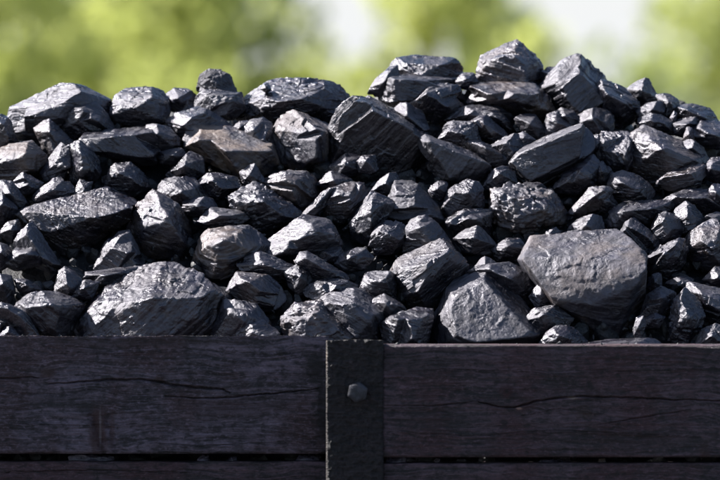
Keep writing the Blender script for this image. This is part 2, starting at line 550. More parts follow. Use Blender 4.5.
plank(xp1 - 0.003, BX, zpix(457.5, Y_RIGHT), zr_top, Y_RIGHT, M_PLANK_R, 3,
      cracks=[([(384, 405.5), (430, 406), (455, 404), (478, 401)], 0.0013, 0.006),
              ([(478, 402), (500, 407.5), (515, 407.5), (535, 401.5), (560, 398), (580, 396.5), (620, 397.5), (680, 400), (760, 401)], 0.0020, 0.012),
              ([(596, 425), (640, 418), (690, 410)], 0.0013, 0.006),
              ([(520, 416), (560, 409), (600, 414)], 0.0010, 0.004),
              ([(400, 432), (470, 436), (560, 430), (700, 437)], 0.0010, 0.004),
              ([(390, 372), (450, 369), (560, 374), (720, 368)], 0.0009, 0.0035)],
      knots=[(507, 391, 0.009), (705, 452, 0.007), (590, 411, 0.007)], rough=1.15)
plank(xp1 - 0.003, BX, zpix(463.5, Y_RIGHT) - 0.175, zpix(463.5, Y_RIGHT), Y_RIGHT + 0.003, M_PLANK_X, 4)
# post: runs down to the ground
post = plank(xp0, xp1, 0.0, zpix(340, Y_POST), Y_POST, M_POST, 5, dx=0.0012, dz=0.0016, name='post', chamfer=(0.0022, 0.0), crumble=1.25, back_drop=0.004, top_worn=0.0)
# courses of planks below the picture, down to the ground
def plain_box(name, x0, x1, y0, y1, z0, z1, mat):
    bm = bmesh.new()
    bmesh.ops.create_cube(bm, size=1)
    for v in bm.verts:
        v.co = Vector((v.co.x * (x1 - x0), v.co.y * (y1 - y0), v.co.z * (z1 - z0)))
    bmesh.ops.bevel(bm, geom=list(bm.edges), offset=0.004, segments=2, affect='EDGES')
    me = bpy.data.meshes.new(name); bm.to_mesh(me); bm.free()
    o = link(name, me, mat, bunker)
    o.location = ((x0 + x1) / 2, (y0 + y1) / 2, (z0 + z1) / 2)
    return o
zc = zpix(462, Y_LEFT) - 0.175 - 0.011
while zc > 0.05:
    z0 = max(0.0, zc - 0.172)
    plain_box('plank', -BX, left_x1, Y_LEFT, Y_LEFT + T_PLANK, z0, zc, M_PLANK_X)
    plain_box('plank', xp1 - 0.003, BX, Y_RIGHT, Y_RIGHT + T_PLANK, z0, zc, M_PLANK_X)
    zc = z0 - 0.011
# rear and end walls
DEEP = 2.1
zc = zr_top
while zc > 0.05:
    z0 = max(0.0, zc - 0.175)
    plain_box('plank', -BX, BX, DEEP, DEEP + T_PLANK, z0, zc, M_PLANK_X)
    for s in (-1, 1):
        xa = s * BX
        plain_box('plank', xa - (T_PLANK if s < 0 else 0), xa + (T_PLANK if s > 0 else 0), 0.0, DEEP, z0, zc, M_PLANK_X)
    zc = z0 - 0.011
for s in (-1, 1):
    plain_box('post', s * (BX + 0.02) - 0.05, s * (BX + 0.02) + 0.05, -0.085, -0.003, 0.0, zr_top + 0.01, M_POST)

# hexagon bolt head on the post, with its washer
def build_bolt():
    c = ray_point(357.6, 392, Y_POST)
    bm = bmesh.new()
    prof = [(0.0176, 0.004), (0.0176, -0.0075), (0.0165, -0.0105), (0.0120, -0.0125), (0.0, -0.0132)]
    rings = []
    for r, y in prof[:-1]:
        ring = []
        for k in range(6):
            a = R(60 * k + 20)
            ring.append(bm.verts.new((r * math.cos(a), y, r * math.sin(a))))
        rings.append(ring)
    tip = bm.verts.new((0, prof[-1][1], 0))
    for a, b in zip(rings, rings[1:]):
        for k in range(6):
            bm.faces.new((a[k], a[(k + 1) % 6], b[(k + 1) % 6], b[k]))
    for k in range(6):
        bm.faces.new((rings[-1][k], rings[-1][(k + 1) % 6], tip))
    bm.faces.new(rings[0][::-1])
    bmesh.ops.bevel(bm, geom=[e for e in bm.edges], offset=0.0009, segments=2, affect='EDGES')
    bmesh.ops.recalc_face_normals(bm, faces=bm.faces)
    me = bpy.data.meshes.new('bolt'); bm.to_mesh(me); bm.free()
    o = link('bolt', me, M_IRON, bunker)
    o.location = (c[0], Y_POST - 0.0015, c[2])
    o['label'] = 'grey hexagonal bolt head on the post'
build_bolt()

# ------------------------------------------------------------------ lumps of coal, each modelled on its own
# label | outline seen from the front | ridge points x,y,forwardness | options (units: photograph pixels, 1.6 mm)
#   t half depth, b depth shift, k knobbly surface, s strata strength, tone, br brown staining, m matt
LUMPS = """
long pale arching coal lump on the crest at far left, with dark hollow underneath|10,117 14,107 33,101 58,87 68,81 85,89 108,101 106,118 60,138 22,144 12,130|18,122,.7 38,113,.9 58,116,1 70,105,1 92,100,.7|t=26 b=14 tone=1.25 s=1.3
dark rounded block tucked under the right end of the long arching crest lump|61,120 70,106 80,101 92,100 105,112 113,128 100,136 72,139 62,128|78,112,.9 98,122,.9|t=20 b=2 tone=.9
small upright pale block in the hollow beneath the arching crest lump|38,128 45,123 56,125 70,138 74,150 45,154 40,142|50,132,1 56,148,1|t=14 b=4 tone=1.3 br=.25
dark lump cut by the left frame edge below the arching crest lump|-16,122 0,116 6,117 12,127 17,142 8,152 -14,150|2,126,1 8,138,.8|t=18 tone=.8
round-backed lump on the crest right of the long arching one|107,112 112,101 122,93 142,89 155,90 164,98 170,110 168,126 150,132 120,131 109,122|114,112,.7 128,106,1 150,99,.8 158,120,.6|t=28 b=8 tone=1.1 k=.4
small bright lump on the crest left of the dark upright knob|166,98 175,90 190,91 198,96 197,110 180,114 168,109|178,98,.9 190,104,.9|t=16 b=18 tone=1.5
dark upright knob sticking up highest on the left half of the crest|198,84 201,75 210,69 222,71 233,80 239,94 222,98 198,92|210,78,.8 218,88,1|t=16 b=14 tone=.5 k=.8 m=.35
flat faced grey block directly under the dark upright crest knob|193,112 199,93 206,89 240,93 246,108 233,119 210,120|208,94,.6 232,99,.8 222,112,1|t=18 b=6 tone=1.0
lump with a pale left facet below the grey block under the crest knob|167,124 172,115 190,110 205,112 220,118 233,129 222,137 192,143 170,134|186,122,1 203,116,.8 200,132,.9|t=20 tone=1.15
grey wedge between the round-backed crest lump and the flat-topped slab|143,131 152,125 165,127 179,138 179,150 160,152 145,142|158,134,1|t=16 b=-2 tone=1.0
flat-topped slab with a thin pale top edge, below the round-backed crest lump|74,137 85,134 120,131 150,130 154,135 157,150 158,161 140,165 110,157 85,149 76,143|79,140,.9 110,139,1 151,134,.9 150,157,.9 105,152,.95|t=24 tone=1.0
broad pale boulder with a humped top on the crest left of centre|239,117 242,107 256,97 262,89 275,84 290,80 310,81 325,86 340,91 347,98 341,110 335,126 300,126 265,124 246,122|262,104,.7 290,102,1 320,96,.9 330,112,.7|t=36 b=10 tone=1.25 k=.6 s=1.2
tiny dark crumb on the left shoulder of the humped crest boulder|260,89 264,84 269,85 272,90 266,93|266,88,1|t=5 b=-6 tone=.5
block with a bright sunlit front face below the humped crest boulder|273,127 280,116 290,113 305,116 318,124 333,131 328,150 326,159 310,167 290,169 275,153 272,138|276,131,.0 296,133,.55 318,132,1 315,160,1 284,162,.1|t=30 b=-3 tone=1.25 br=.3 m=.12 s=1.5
small rounded lump left of the block with the bright sunlit face|242,131 250,122 262,120 272,127 275,146 262,152 247,144|255,130,.9 264,142,1|t=16 tone=.95
sliver of coal between the long brown-fronted slab and small rounded lump|228,133 240,122 248,122 247,132 236,137|240,128,1|t=9 b=4 tone=1.2
long slab with pale top and brownish front left of the centre crest|184,141 188,134 200,132 230,131 250,137 272,148 276,166 262,174 238,177 215,163 195,153|187,138,.3 210,144,.7 231,152,1 268,151,.7 240,172,.7|t=28 tone=1.15 br=.75 m=.1
big dark slab lump with a ridge running down to the right, centre of the heap|327,142 334,121 345,105 355,97 368,98 386,112 410,125 430,139 422,166 398,184 360,180 335,163|352,106,.9 385,118,1 418,137,1 345,140,.6|t=30 b=4 tone=.6 s=1.2
long tilted slab with a lit upper edge, right of the big dark ridged lump|420,140 426,136 445,143 465,152 482,160 492,167 480,180 455,184 438,178 424,162|428,141,1 465,156,1 484,167,.9 450,177,.95|t=16 b=-4 tone=.95 m=.1
streaky sliver lying along the top of the big dark ridged lump|357,103 366,98 381,103 397,113 402,123 386,121 368,112|376,108,1|t=10 b=-6 tone=1.2 s=1.6
grey table-like block topping the crest above the centre|387,74 394,61 405,57 420,58 440,58 452,60 460,66 464,75 456,84 430,83 395,84|402,64,.5 440,66,.7 425,78,1|t=26 b=10 tone=1.05 s=1.4
pale steep flake leaning on the left of the table-like crest block|368,94 374,81 388,68 397,66 399,77 388,98 372,100|384,82,1|t=14 b=6 tone=1.35 br=.2
dark slab with a pale left end under the table-like crest block|382,97 388,80 396,77 420,77 450,80 463,84 461,97 430,104 400,107 384,102|396,80,1 393,101,1 456,84,.8 455,95,.85|t=24 b=2 tone=.85 s=1.2
grey lump leaning in front of the dark slab with a pale left end|404,107 420,92 432,84 445,84 460,88 465,100 458,116 435,122 410,114|428,94,1 446,104,.9|t=22 b=-3 tone=.85
small grey block below the lump leaning before the pale ended slab|396,111 402,106 415,110 425,119 430,133 415,133 400,124|408,116,1 420,126,.8|t=12 b=-2 tone=1.25
pointed bright boulder at the very top of the heap, dark on its right side|476,77 480,60 495,53 508,49 522,45 530,48 537,58 543,72 541,84 525,88 500,87 479,84|490,64,.5 511,55,.8 522,66,1 526,84,.9|t=30 b=8 tone=1.3 br=.25 k=.4
flat layered slab just beneath the pointed boulder at the top|461,94 465,87 480,84 510,86 538,84 547,92 554,113 535,120 505,113 475,107 462,103|468,92,.7 500,96,1 535,94,.9 545,110,.8|t=28 tone=1.15 br=.3 s=1.5
small crumb wedged between the table-like block and the pointed top boulder|455,82 462,74 474,74 479,83 469,90 459,88|467,80,1|t=10 b=6 tone=1.1
large grey boulder scored with slanting grooves, right of the top boulder|541,90 556,70 567,60 580,57 592,66 602,80 618,92 632,108 616,123 580,125 555,119|560,84,.9 582,74,.9 612,100,.9 575,112,1|t=30 b=10 n=4 tone=.95 s=1.2 g=1 bed=groove m=.12
flat low piece behind the notch left of the slant-grooved boulder|538,74 548,68 562,69 562,82 545,86|552,76,1|t=12 b=22 tone=1.0
dark-bellied ridged lump on the crest right of the slant-grooved boulder|593,92 602,80 612,85 628,92 641,105 639,117 622,128 605,120 595,108|606,90,.8 616,98,1 632,106,.8|t=24 b=4 tone=1.1 s=1.6
smooth grey peak on the crest above the right-hand slope|626,90 637,82 645,80 652,86 659,99 648,108 634,104|642,90,.9|t=16 b=14 tone=1.1 m=.1
dark knuckle of coal right of the smooth grey crest peak|657,98 664,94 672,98 679,105 682,114 672,121 661,112|670,104,1|t=12 b=8 tone=.65
dark humped lump ending the crest at the far right|674,107 685,105 700,108 712,112 721,126 707,131 688,128 675,118|688,111,.8 702,117,1|t=18 b=6 tone=.75
grey plate below the smooth grey crest peak|637,112 650,103 664,102 669,113 655,119 641,120|652,110,1|t=12 b=3 tone=1.1
dark lump with a glinting left facet under the grey plate|639,122 648,116 660,115 673,122 674,130 655,134 644,132|650,121,.8 660,126,1|t=13 b=-1 tone=.8
tiny bright chip on the right slope between two dark crest lumps|670,118 674,111 677,113 676,122 672,123|674,117,1|t=4 b=4 tone=2.2 m=.1
low flat lump under the dark humped lump at the far right|671,124 685,119 700,120 704,131 687,138 673,134|688,125,1|t=14 b=1 tone=1.0
pale-topped block at the right frame edge below the crest|686,135 694,127 710,125 726,126 732,140 717,149 698,145|700,132,1 716,136,1|t=20 tone=1.25
narrow bright facet standing left of the pale-topped right edge block|683,139 687,127 692,128 695,141 688,144|689,134,1|t=6 b=-3 tone=1.7 br=.4
rounded boulder at the left frame edge with a warm lit flank|-12,162 2,148 18,143 35,145 46,156 43,166 35,174 20,182 0,184|8,158,.7 24,155,1 30,170,.8|t=24 b=-1 tone=1.2 br=.5
small lit pebble-like lump below the warm flanked left edge boulder|12,184 20,175 30,176 43,183 38,192 25,194 14,190|25,182,1|t=11 tone=1.35
tall tilted block with a broad pale face, left of the flat-topped slab|41,177 54,156 62,143 71,141 73,160 63,179 50,185|58,160,.7 68,165,1|t=16 b=-3 tone=1.35 m=.15
split upright block just right of the tall pale-faced tilted block|69,147 80,141 89,150 99,158 101,172 93,184 79,192 70,180|80,152,.8 82,170,1 92,168,.6|t=18 b=-3 tone=1.0
lump with a bright left corner at the foot of the tall tilted block|31,198 40,190 55,178 66,178 77,193 64,203 45,204|52,190,1|t=13 tone=1.15
dark scrap of coal at the foot of the split upright block|71,198 80,180 92,182 91,197 80,202|83,190,1|t=9 b=2 tone=.8
dark round lump right of the split upright block, under the flat-topped slab|103,177 115,165 130,163 143,172 148,187 132,195 112,197 104,187|118,174,.9 132,180,1|t=20 tone=.8
long dark lump slanting down at the left frame edge|-8,192 2,180 12,182 28,204 22,212 5,204|10,194,1|t=12 tone=.75
dusky lump at the left frame edge beside the largest left-hand boulder|-14,202 2,192 12,203 17,213 6,224 -12,224|2,205,1|t=16 b=-2 tone=1.0
wide lavender-grey boulder with a rough top in the left of the heap|16,215 30,205 50,200 75,196 85,192 105,195 120,198 133,204 130,213 116,227 95,240 75,253 60,250 47,233 28,224|30,216,.7 60,220,1 98,219,1 126,209,.7 80,240,.5|t=36 b=-2 tone=1.2 k=.5 br=.15
smooth lump peeping out above the block with the bright corner face|155,197 162,183 175,178 192,178 205,190 212,204 195,213 165,210|172,188,.9 190,194,1|t=20 b=3 tone=1.05
big block with a bright upper left face, right of the lavender-grey boulder|129,227 134,213 144,200 154,191 166,197 178,205 186,216 193,241 181,254 150,257 134,247|140,212,.35 160,206,.6 168,221,1 151,234,.9 184,240,.7|t=30 b=-2 tone=1.2 br=.2
rounded lump left of the long brown-fronted slab's lower corner|166,174 178,162 192,155 203,160 204,173 190,182 172,180|184,166,1|t=16 tone=1.0
small lump under the flat-topped slab's right end|157,154 170,151 182,149 187,157 175,165 161,163|172,156,1|t=11 b=3 tone=.95
humped lump under the brown-fronted slab, with a dark left side|196,184 209,173 221,174 236,178 241,189 228,196 215,202 202,192|214,181,1 226,188,.8|t=16 tone=.95
little knob below the right end of the brown-fronted slab|241,174 250,167 260,172 266,183 255,189 243,184|250,175,1|t=10 tone=1.2 k=.6
half-shaded lump right below the block with the sunlit face|264,182 275,175 290,170 306,172 317,181 319,196 306,211 288,207 269,194|278,184,.7 294,182,1 300,200,.8|t=22 tone=1.15 br=.25
crinkled lump with bright chips below the little knob, left of centre|226,200 243,190 258,186 275,195 290,205 303,214 286,224 262,230 240,222 229,211|244,204,.8 264,202,1 280,214,.8|t=22 tone=1.1 k=1.1 s=1.4
grey lump between the bright-cornered block and the crinkled lump|179,205 195,198 212,199 219,210 206,218 187,215|198,206,1|t=14 b=-1 tone=1.05
thin flat piece lying on top of the layered sunlit boulder|197,223 205,214 222,210 240,212 249,218 236,228 212,228|222,217,1|t=12 b=-2 tone=1.0 s=1.5
layered boulder with a sunlit striped left face, lower left of centre|196,251 200,240 208,232 225,229 245,227 258,235 271,246 264,260 240,266 222,278 208,281 199,267|206,246,.5 222,242,.9 236,250,1 220,268,.7|t=28 b=-1 tone=1.15 br=.45 s=2.2
ridged block with a pale slanting edge, right of the layered boulder|254,252 275,238 295,228 299,219 310,217 325,220 338,232 343,249 332,261 312,262 280,262 266,262|312,230,1 281,254,.95 330,236,.8|t=22 b=-1 tone=1.05
leaf-shaped flat piece at the foot of the layered boulder|239,264 250,254 270,256 286,266 301,269 289,280 265,279 244,274|262,264,1 284,272,.9|t=13 b=-2 tone=1.05 s=1.5
finger-like slanting lump below the block with the pale slanting edge|295,261 300,253 308,252 318,258 335,268 349,281 332,288 315,281 303,270|306,259,.9 326,270,1|t=13 b=-4 tone=1.15
dark stub beside the upper end of the finger-like lump|284,272 298,265 309,273 313,287 300,295 289,287|300,277,1|t=12 tone=.7
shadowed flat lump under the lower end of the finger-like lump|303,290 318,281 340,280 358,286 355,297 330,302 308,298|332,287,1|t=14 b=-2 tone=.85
oval lump left of the small rounded cube near the centre|335,263 340,255 352,250 366,249 374,258 363,270 345,272|352,258,1|t=13 tone=1.05
shaded lump in the hollow below the block with the pale slanting edge|320,255 330,248 342,248 345,258 335,266 322,264|332,256,1|t=11 b=4 tone=.85
lump with a pale left flank just left of the centre pyramid|321,207 328,190 345,185 363,184 366,200 356,216 340,224 325,217|332,200,.7 346,196,1 350,210,.7|t=20 tone=1.2 br=.15
thin sharp-edged shard left of the pale flanked lump|299,220 312,205 326,191 331,189 324,207 310,219|316,206,1|t=8 b=-1 tone=1.0
dim little lump below the right corner of the sunlit-faced block|317,185 325,176 340,174 353,180 351,190 335,192|334,181,1|t=12 b=2 tone=.9
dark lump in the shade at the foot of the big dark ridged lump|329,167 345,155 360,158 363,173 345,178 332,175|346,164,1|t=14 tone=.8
small pale cube against the foot of the big dark ridged lump|357,162 362,156 375,155 378,169 370,174 359,172|366,161,.9|t=9 b=-6 tone=1.5
small arching lump right below the small pale cube|371,192 380,180 392,175 400,182 403,193 388,197|386,183,1|t=10 b=-1 tone=1.2
small grey stone left of the small arching lump, in the centre|350,192 358,184 368,190 367,199 354,199|360,190,1|t=9 tone=1.1
steep lump with a lit left edge leaning on the centre pyramid|349,227 355,215 365,200 375,193 386,199 396,204 386,217 376,232 365,243 351,240|366,212,.8 376,206,1 370,228,.9|t=18 tone=1.2
smooth grey pyramid-shaped lump in the centre of the heap|384,217 392,195 400,183 415,182 425,190 438,205 444,218 425,225 400,223|398,192,.5 412,198,.8 425,212,1 396,214,1|t=22 tone=1.15 m=.15
small rounded cube with a lit left side below the centre pyramid|370,246 375,228 385,222 400,222 407,230 406,246 395,254 377,254|380,232,.7 390,236,1 400,240,.8|t=16 b=-2 tone=1.15 k=.3
wedge with a bright left face right of the small rounded cube|403,250 406,228 412,220 425,217 435,222 448,240 461,259 447,264 425,256 409,254|412,230,.6 424,226,.9 430,240,1|t=19 b=-1 tone=1.2 m=.1
big angular block with a pale top and black front, centre foreground|392,268 405,257 425,248 440,243 450,250 467,265 461,277 441,302 425,312 405,307 397,286|428,273,1 449,252,.65 410,291,.8 396,270,.4|t=30 b=-3 tone=1.1 br=.15
massive triangular boulder resting behind the right plank near the post|429,334 440,318 448,295 460,280 475,272 490,274 510,290 525,310 542,331 532,352 440,352|452,298,.5 455,318,.8 457,344,1 530,334,1 484,286,.45|t=42 tone=1.2 m=.12 s=.5 bed=face
dark boulder half hidden behind the massive triangular one|468,273 485,264 505,262 525,270 538,286 531,303 515,306 495,290|490,270,.8 515,280,1|t=20 tone=.95
small pointed tip above the massive triangular boulder|474,270 483,258 492,260 501,267 490,274|485,264,1|t=9 b=2 tone=1.2
low grey block between the post and the massive triangular boulder|378,324 395,315 410,313 428,312 431,330 426,352 384,352|396,320,.8 415,322,1 405,338,1|t=20 tone=1.1
thin wedge squeezed under the black-fronted angular block|403,314 415,308 433,310 431,320 410,322|418,314,1|t=10 b=2 tone=1.1
smooth pale boulder behind the top of the post|300,318 318,302 330,292 345,289 365,294 380,305 389,321 383,350 350,352 320,345|330,304,.6 352,304,.9 372,318,1 356,336,.9|t=34 b=2 tone=1.35 m=.1
rough glinting boulder left of the post top, resting on the plank|283,322 295,306 312,303 332,312 350,328 366,346 340,354 288,354|300,316,.7 318,318,1 340,334,.9 304,338,.9|t=26 b=-6 tone=1.35 k=1.2 br=.2
dark lump right of the smooth pale boulder, low centre|371,302 385,296 400,303 407,313 396,322 380,320|388,304,1|t=13 tone=.95
squat lump with a glint on its upper corner left of the angular block|360,291 364,277 378,272 388,274 395,285 396,301 380,301 365,298|374,282,.9 386,284,1|t=15 tone=1.1 s=1.4
pebbly lump with a bright left side above the front edge, left of the post|227,292 235,278 248,274 268,276 281,286 285,302 275,311 255,309 237,302|240,284,.6 256,284,.9 270,296,1|t=20 b=-2 tone=1.1 br=.2
grey lump beside the right end of the huge glittering boulder|210,345 220,315 230,302 245,303 258,308 269,323 264,350 235,352|232,312,.8 246,318,1|t=20 b=2 tone=1.1
bright low lump on the plank edge left of the rough glinting boulder|228,345 244,322 262,321 280,333 285,350 235,353|252,328,.9 268,340,1|t=18 b=-2 tone=1.4
huge glittering boulder filling the lower left, resting behind the left plank|68,345 72,318 87,299 118,279 152,268 185,265 205,273 228,294 223,313 212,350 150,354 75,354|88,308,.5 152,300,1 216,298,.8 150,346,.95 92,344,.6|t=48 tone=1.2 k=.5 s=1.4 br=.1 merge=.95 n=6
flat-topped dark lump at the lower left, left of the huge glittering boulder|13,308 30,295 48,293 62,298 79,304 74,327 62,352 22,352|28,303,.9 58,307,1 45,335,.6|t=28 tone=.95 s=1.6
small dark block in the hollow above the flat-topped dark lower left lump|54,293 58,275 65,269 75,272 83,283 79,298 65,303|66,276,.7 70,288,1|t=14 b=2 tone=.9
wedge against the upper left shoulder of the huge glittering boulder|71,293 85,281 99,283 92,299 75,300|84,288,1|t=10 tone=.95
thin pale slab lying on the back of the huge glittering boulder|85,278 100,272 120,270 139,267 132,279 110,286 91,285|108,276,1|t=14 b=-4 tone=1.2
smooth grey face in the hollow below the lavender-grey boulder|95,268 105,245 118,233 130,232 136,250 147,263 141,274 115,275 98,274|112,250,.7 124,246,1 130,264,.9|t=20 b=3 tone=1.05 m=.1
steep pointed lump at the left below the lavender-grey boulder|13,245 22,232 30,225 40,234 51,252 61,269 50,273 32,264 18,256|28,236,.8 38,250,1 50,262,.9|t=15 b=1 tone=1.1
low chunk in front of the steep pointed lump at the left|3,265 15,250 34,245 46,254 40,265 15,271|22,254,1 36,256,.9|t=14 b=-4 tone=1.05
grey lump at the left frame edge beside the low chunk|-14,264 0,242 10,250 13,264 0,271|2,252,1|t=13 tone=1.0
roundish lump at the left frame edge above the stick-like piece|-14,294 0,275 12,279 15,292 9,304 -6,304|3,284,1|t=14 tone=.95
long stick-like piece slanting down to the left plank in the corner|-10,306 10,303 25,312 31,323 40,338 33,346 14,324 0,320|8,309,1 24,320,1|t=8 b=-6 tone=1.15
small pale chip on the left plank edge in the corner|-2,336 6,327 15,329 22,337 16,346 -2,346|8,332,1|t=7 b=-4 tone=1.3
dark bit under the stick-like piece at the left frame edge|-12,340 -4,317 6,318 6,332 0,346|0,325,1|t=8 tone=.8
slim splinter right of the roundish left edge lump|14,279 25,279 41,290 32,295 18,291|26,285,1|t=7 b=2 tone=.85
dark chunk under the left end of the lavender-grey boulder|-2,234 8,222 18,220 24,232 12,244|12,229,1|t=11 b=2 tone=.85
leaning block with a bright strip along its flat top, right of centre|511,164 520,152 535,143 555,135 578,127 590,132 593,151 586,160 560,175 540,185 520,183 513,172|513,161,.8 548,143,1 583,127,.85 590,150,.9 530,180,1 514,170,.8|t=24 b=-4 tone=1.1 m=.12 merge=.97 s=1.4
grey slab sticking out under the leaning bright-strip block|553,190 560,178 575,168 593,156 602,166 597,182 582,191 565,193|578,174,1 588,176,.9|t=16 b=-1 tone=1.05
dark-grey triangular lump left of the leaning bright-strip block|488,148 505,138 520,134 529,145 519,158 508,164 497,158|506,144,.9 514,152,1|t=14 tone=1.05 m=.1
bright flake at the upper left corner of the leaning bright-strip block|514,136 524,132 536,140 528,148 519,145|524,138,1|t=6 b=-4 tone=1.8
grey lump with flat front above the bright flake|515,120 520,116 536,116 547,132 541,141 525,135|530,124,1|t=13 b=2 tone=1.1 m=.1
small bright three-sided lump above the leaning bright-strip block|545,134 548,116 556,113 566,121 576,131 561,136 550,137|551,124,.7 556,122,1|t=11 tone=1.35 br=.35
pale-nosed lump left of the grey flat-fronted one, under the layered slab|468,124 482,116 492,120 505,132 510,140 496,145 484,138|480,122,.8 490,130,1|t=12 tone=1.2 br=.25
rounded pale-topped lump above the long tilted slab|439,140 445,126 455,122 470,123 479,132 484,148 475,154 460,150 447,145|450,132,.8 462,134,1|t=14 b=-2 tone=1.3 k=.6
narrow dark slab right of the rounded pale-topped lump|468,142 480,140 500,152 510,162 497,168 480,158|486,148,1|t=11 tone=.95
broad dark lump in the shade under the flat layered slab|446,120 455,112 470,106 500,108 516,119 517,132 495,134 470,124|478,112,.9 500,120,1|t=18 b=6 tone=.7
small light stone left of the foot of the leaning bright-strip block|483,187 490,175 500,168 512,167 516,179 507,188 495,193|500,174,1|t=11 tone=1.25
egg-sized pale lump above the bumpy bright boulder's left, right of the pyramid|443,207 450,190 462,183 475,180 483,190 483,206 470,214 450,217|454,194,.6 468,194,1|t=15 tone=1.3 m=.1
little knob between the centre pyramid and the egg-sized pale lump|429,192 437,182 447,183 449,193 440,200 432,198|438,188,1|t=9 tone=1.1
flattish dark lump beneath the egg-sized pale lump|446,222 460,213 478,211 492,215 490,227 470,232 449,229|460,218,1 478,219,.9|t=13 tone=.95
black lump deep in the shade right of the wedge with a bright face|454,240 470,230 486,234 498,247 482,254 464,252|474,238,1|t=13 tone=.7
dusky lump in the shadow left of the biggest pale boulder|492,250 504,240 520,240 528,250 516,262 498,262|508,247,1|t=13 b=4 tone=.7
bumpy lump with a bright pitted left face, right of centre|489,207 495,192 508,185 522,189 540,191 555,199 564,212 562,230 540,238 515,236 500,231 491,217|502,200,.7 522,205,1 545,210,.9 520,226,.8|t=26 tone=1.15 k=1.6 br=.3
slender pale lump pointing down left, above the biggest pale boulder|563,219 575,205 585,195 595,187 605,185 613,192 606,204 590,212 572,219|590,199,.9 602,194,1|t=11 tone=1.3 br=.2
domed lump just above the top edge of the biggest pale boulder|569,228 582,218 593,216 603,225 608,243 585,246 571,240|586,226,1|t=14 b=4 tone=1.05
low rim of coal behind the top of the biggest pale boulder|550,243 562,234 580,230 592,238 588,248 560,248|572,236,1|t=9 b=2 tone=1.2
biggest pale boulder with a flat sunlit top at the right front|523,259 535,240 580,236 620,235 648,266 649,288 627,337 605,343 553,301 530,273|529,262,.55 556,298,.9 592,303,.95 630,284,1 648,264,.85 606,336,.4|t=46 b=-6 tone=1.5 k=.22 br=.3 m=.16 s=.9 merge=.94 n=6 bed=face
bluish chip below the left corner of the biggest pale boulder|529,297 538,285 548,289 557,303 546,308 535,306|542,294,1|t=9 tone=1.2
dark lump under the lower left edge of the biggest pale boulder|525,322 535,308 555,305 572,319 564,335 540,337|545,316,1|t=14 b=3 tone=.75
small striped lump on the right plank edge beneath the biggest pale boulder|538,345 549,331 560,326 572,328 586,341 582,354 543,354|556,334,.9 568,338,1|t=13 b=-2 tone=1.1
thin flat piece lying over the edge of the right plank|603,345 625,341 640,339 658,342 664,347 640,350 612,349|636,344,1|t=16 b=-32 tone=1.15
triangular grey lump right of the biggest pale boulder's dark side|640,317 648,295 660,287 676,293 674,306 661,318 648,321|652,302,.7 662,298,1|t=14 tone=1.1
tiny pointed stone below the triangular grey lump|644,320 655,314 665,318 659,328 645,328|654,319,1|t=7 b=-3 tone=1.25
little upright oval stone beside the biggest pale boulder's foot|633,331 636,319 642,315 646,325 642,338 636,340|639,326,1|t=6 b=-4 tone=1.25
upright oval boulder with a bright vein at the lower right|669,332 672,305 685,289 697,298 703,315 697,334 684,348 672,342|682,304,.7 686,318,1 694,320,.8|t=20 b=-3 tone=1.1 k=.7
large ribbed lump at the right frame edge behind the upright oval boulder|686,292 691,283 706,287 732,292 740,316 718,330 700,318|704,296,.8 718,306,1|t=24 b=2 tone=1.2 s=1.8
flat dark piece above the large ribbed right edge lump|666,284 680,277 693,280 691,291 671,293|680,284,1|t=11 b=3 tone=.95
small smooth stone in the gap right of the biggest pale boulder|647,288 652,276 661,273 662,286 655,293|655,282,1|t=8 b=2 tone=1.1
dark jagged lump with a lit top, right of the biggest pale boulder|643,264 655,253 670,243 684,239 687,250 682,267 666,279 648,273|658,258,.9 676,247,1 672,264,.6|t=19 b=-2 tone=1.05 k=.8
angular boulder with a pale upper facet at the right frame edge|685,242 699,228 712,221 726,224 736,255 728,274 705,268 689,257|698,238,.7 714,240,1 712,254,.9|t=24 b=-2 tone=1.2 br=.2
boxy lump with a pale roof-like ridge, upper right of the biggest pale boulder|620,240 625,225 632,219 645,227 658,240 657,249 648,255 634,248|628,228,.7 640,233,1 650,244,.9|t=15 tone=1.2
rounded lump with a glinting right side beside the boxy ridged lump|650,230 658,215 668,212 678,217 684,229 677,240 660,248 651,242|664,220,.9 668,232,1|t=16 b=1 tone=1.05
dark faceted lump left of the right edge boulder with the pale facet|670,215 685,202 695,207 704,220 702,235 688,238 679,227|688,212,.9 692,224,1|t=15 b=2 tone=.9
broad lump lying across above the boxy ridged lump|606,214 620,204 640,205 660,202 673,201 671,211 656,222 640,231 622,231 609,227|626,212,1 650,210,.9|t=18 b=2 tone=1.05
small dark lump left end of the broad lying lump|594,200 599,191 607,190 613,200 617,207 606,214 597,209|604,198,1|t=11 tone=.9
dark lump under the pale round-shouldered boulder on the right slope|607,187 612,175 622,172 640,177 653,190 652,204 630,208 611,200|620,182,.9 636,190,1|t=18 tone=.9
pale round-shouldered boulder on the right slope|593,152 598,140 605,133 625,132 637,138 638,156 631,167 615,173 597,168|606,144,.6 622,146,1 626,160,.9|t=24 b=-1 tone=1.25 k=.5
large lump with a hollow dark left side and lit right ridge, right slope|628,142 640,128 655,131 672,140 690,148 707,160 710,170 692,173 676,176 660,189 640,184 632,167|650,146,.3 662,150,1 690,160,.9 668,170,.7|t=28 b=2 tone=1.15 br=.2
lump with a chalky left corner under the lit right ridge|657,182 672,172 690,164 704,165 706,182 691,192 669,191|676,176,.8 692,172,1 694,184,.8|t=17 b=-2 tone=1.15 br=.2
small block at the right frame edge level with the chalky cornered lump|702,170 712,160 727,158 734,176 716,183 705,178|712,168,1|t=14 tone=1.2
little grey stone left of the dark lump on the right slope|593,174 599,163 609,165 614,176 607,185 596,183|602,171,1|t=10 tone=1.05
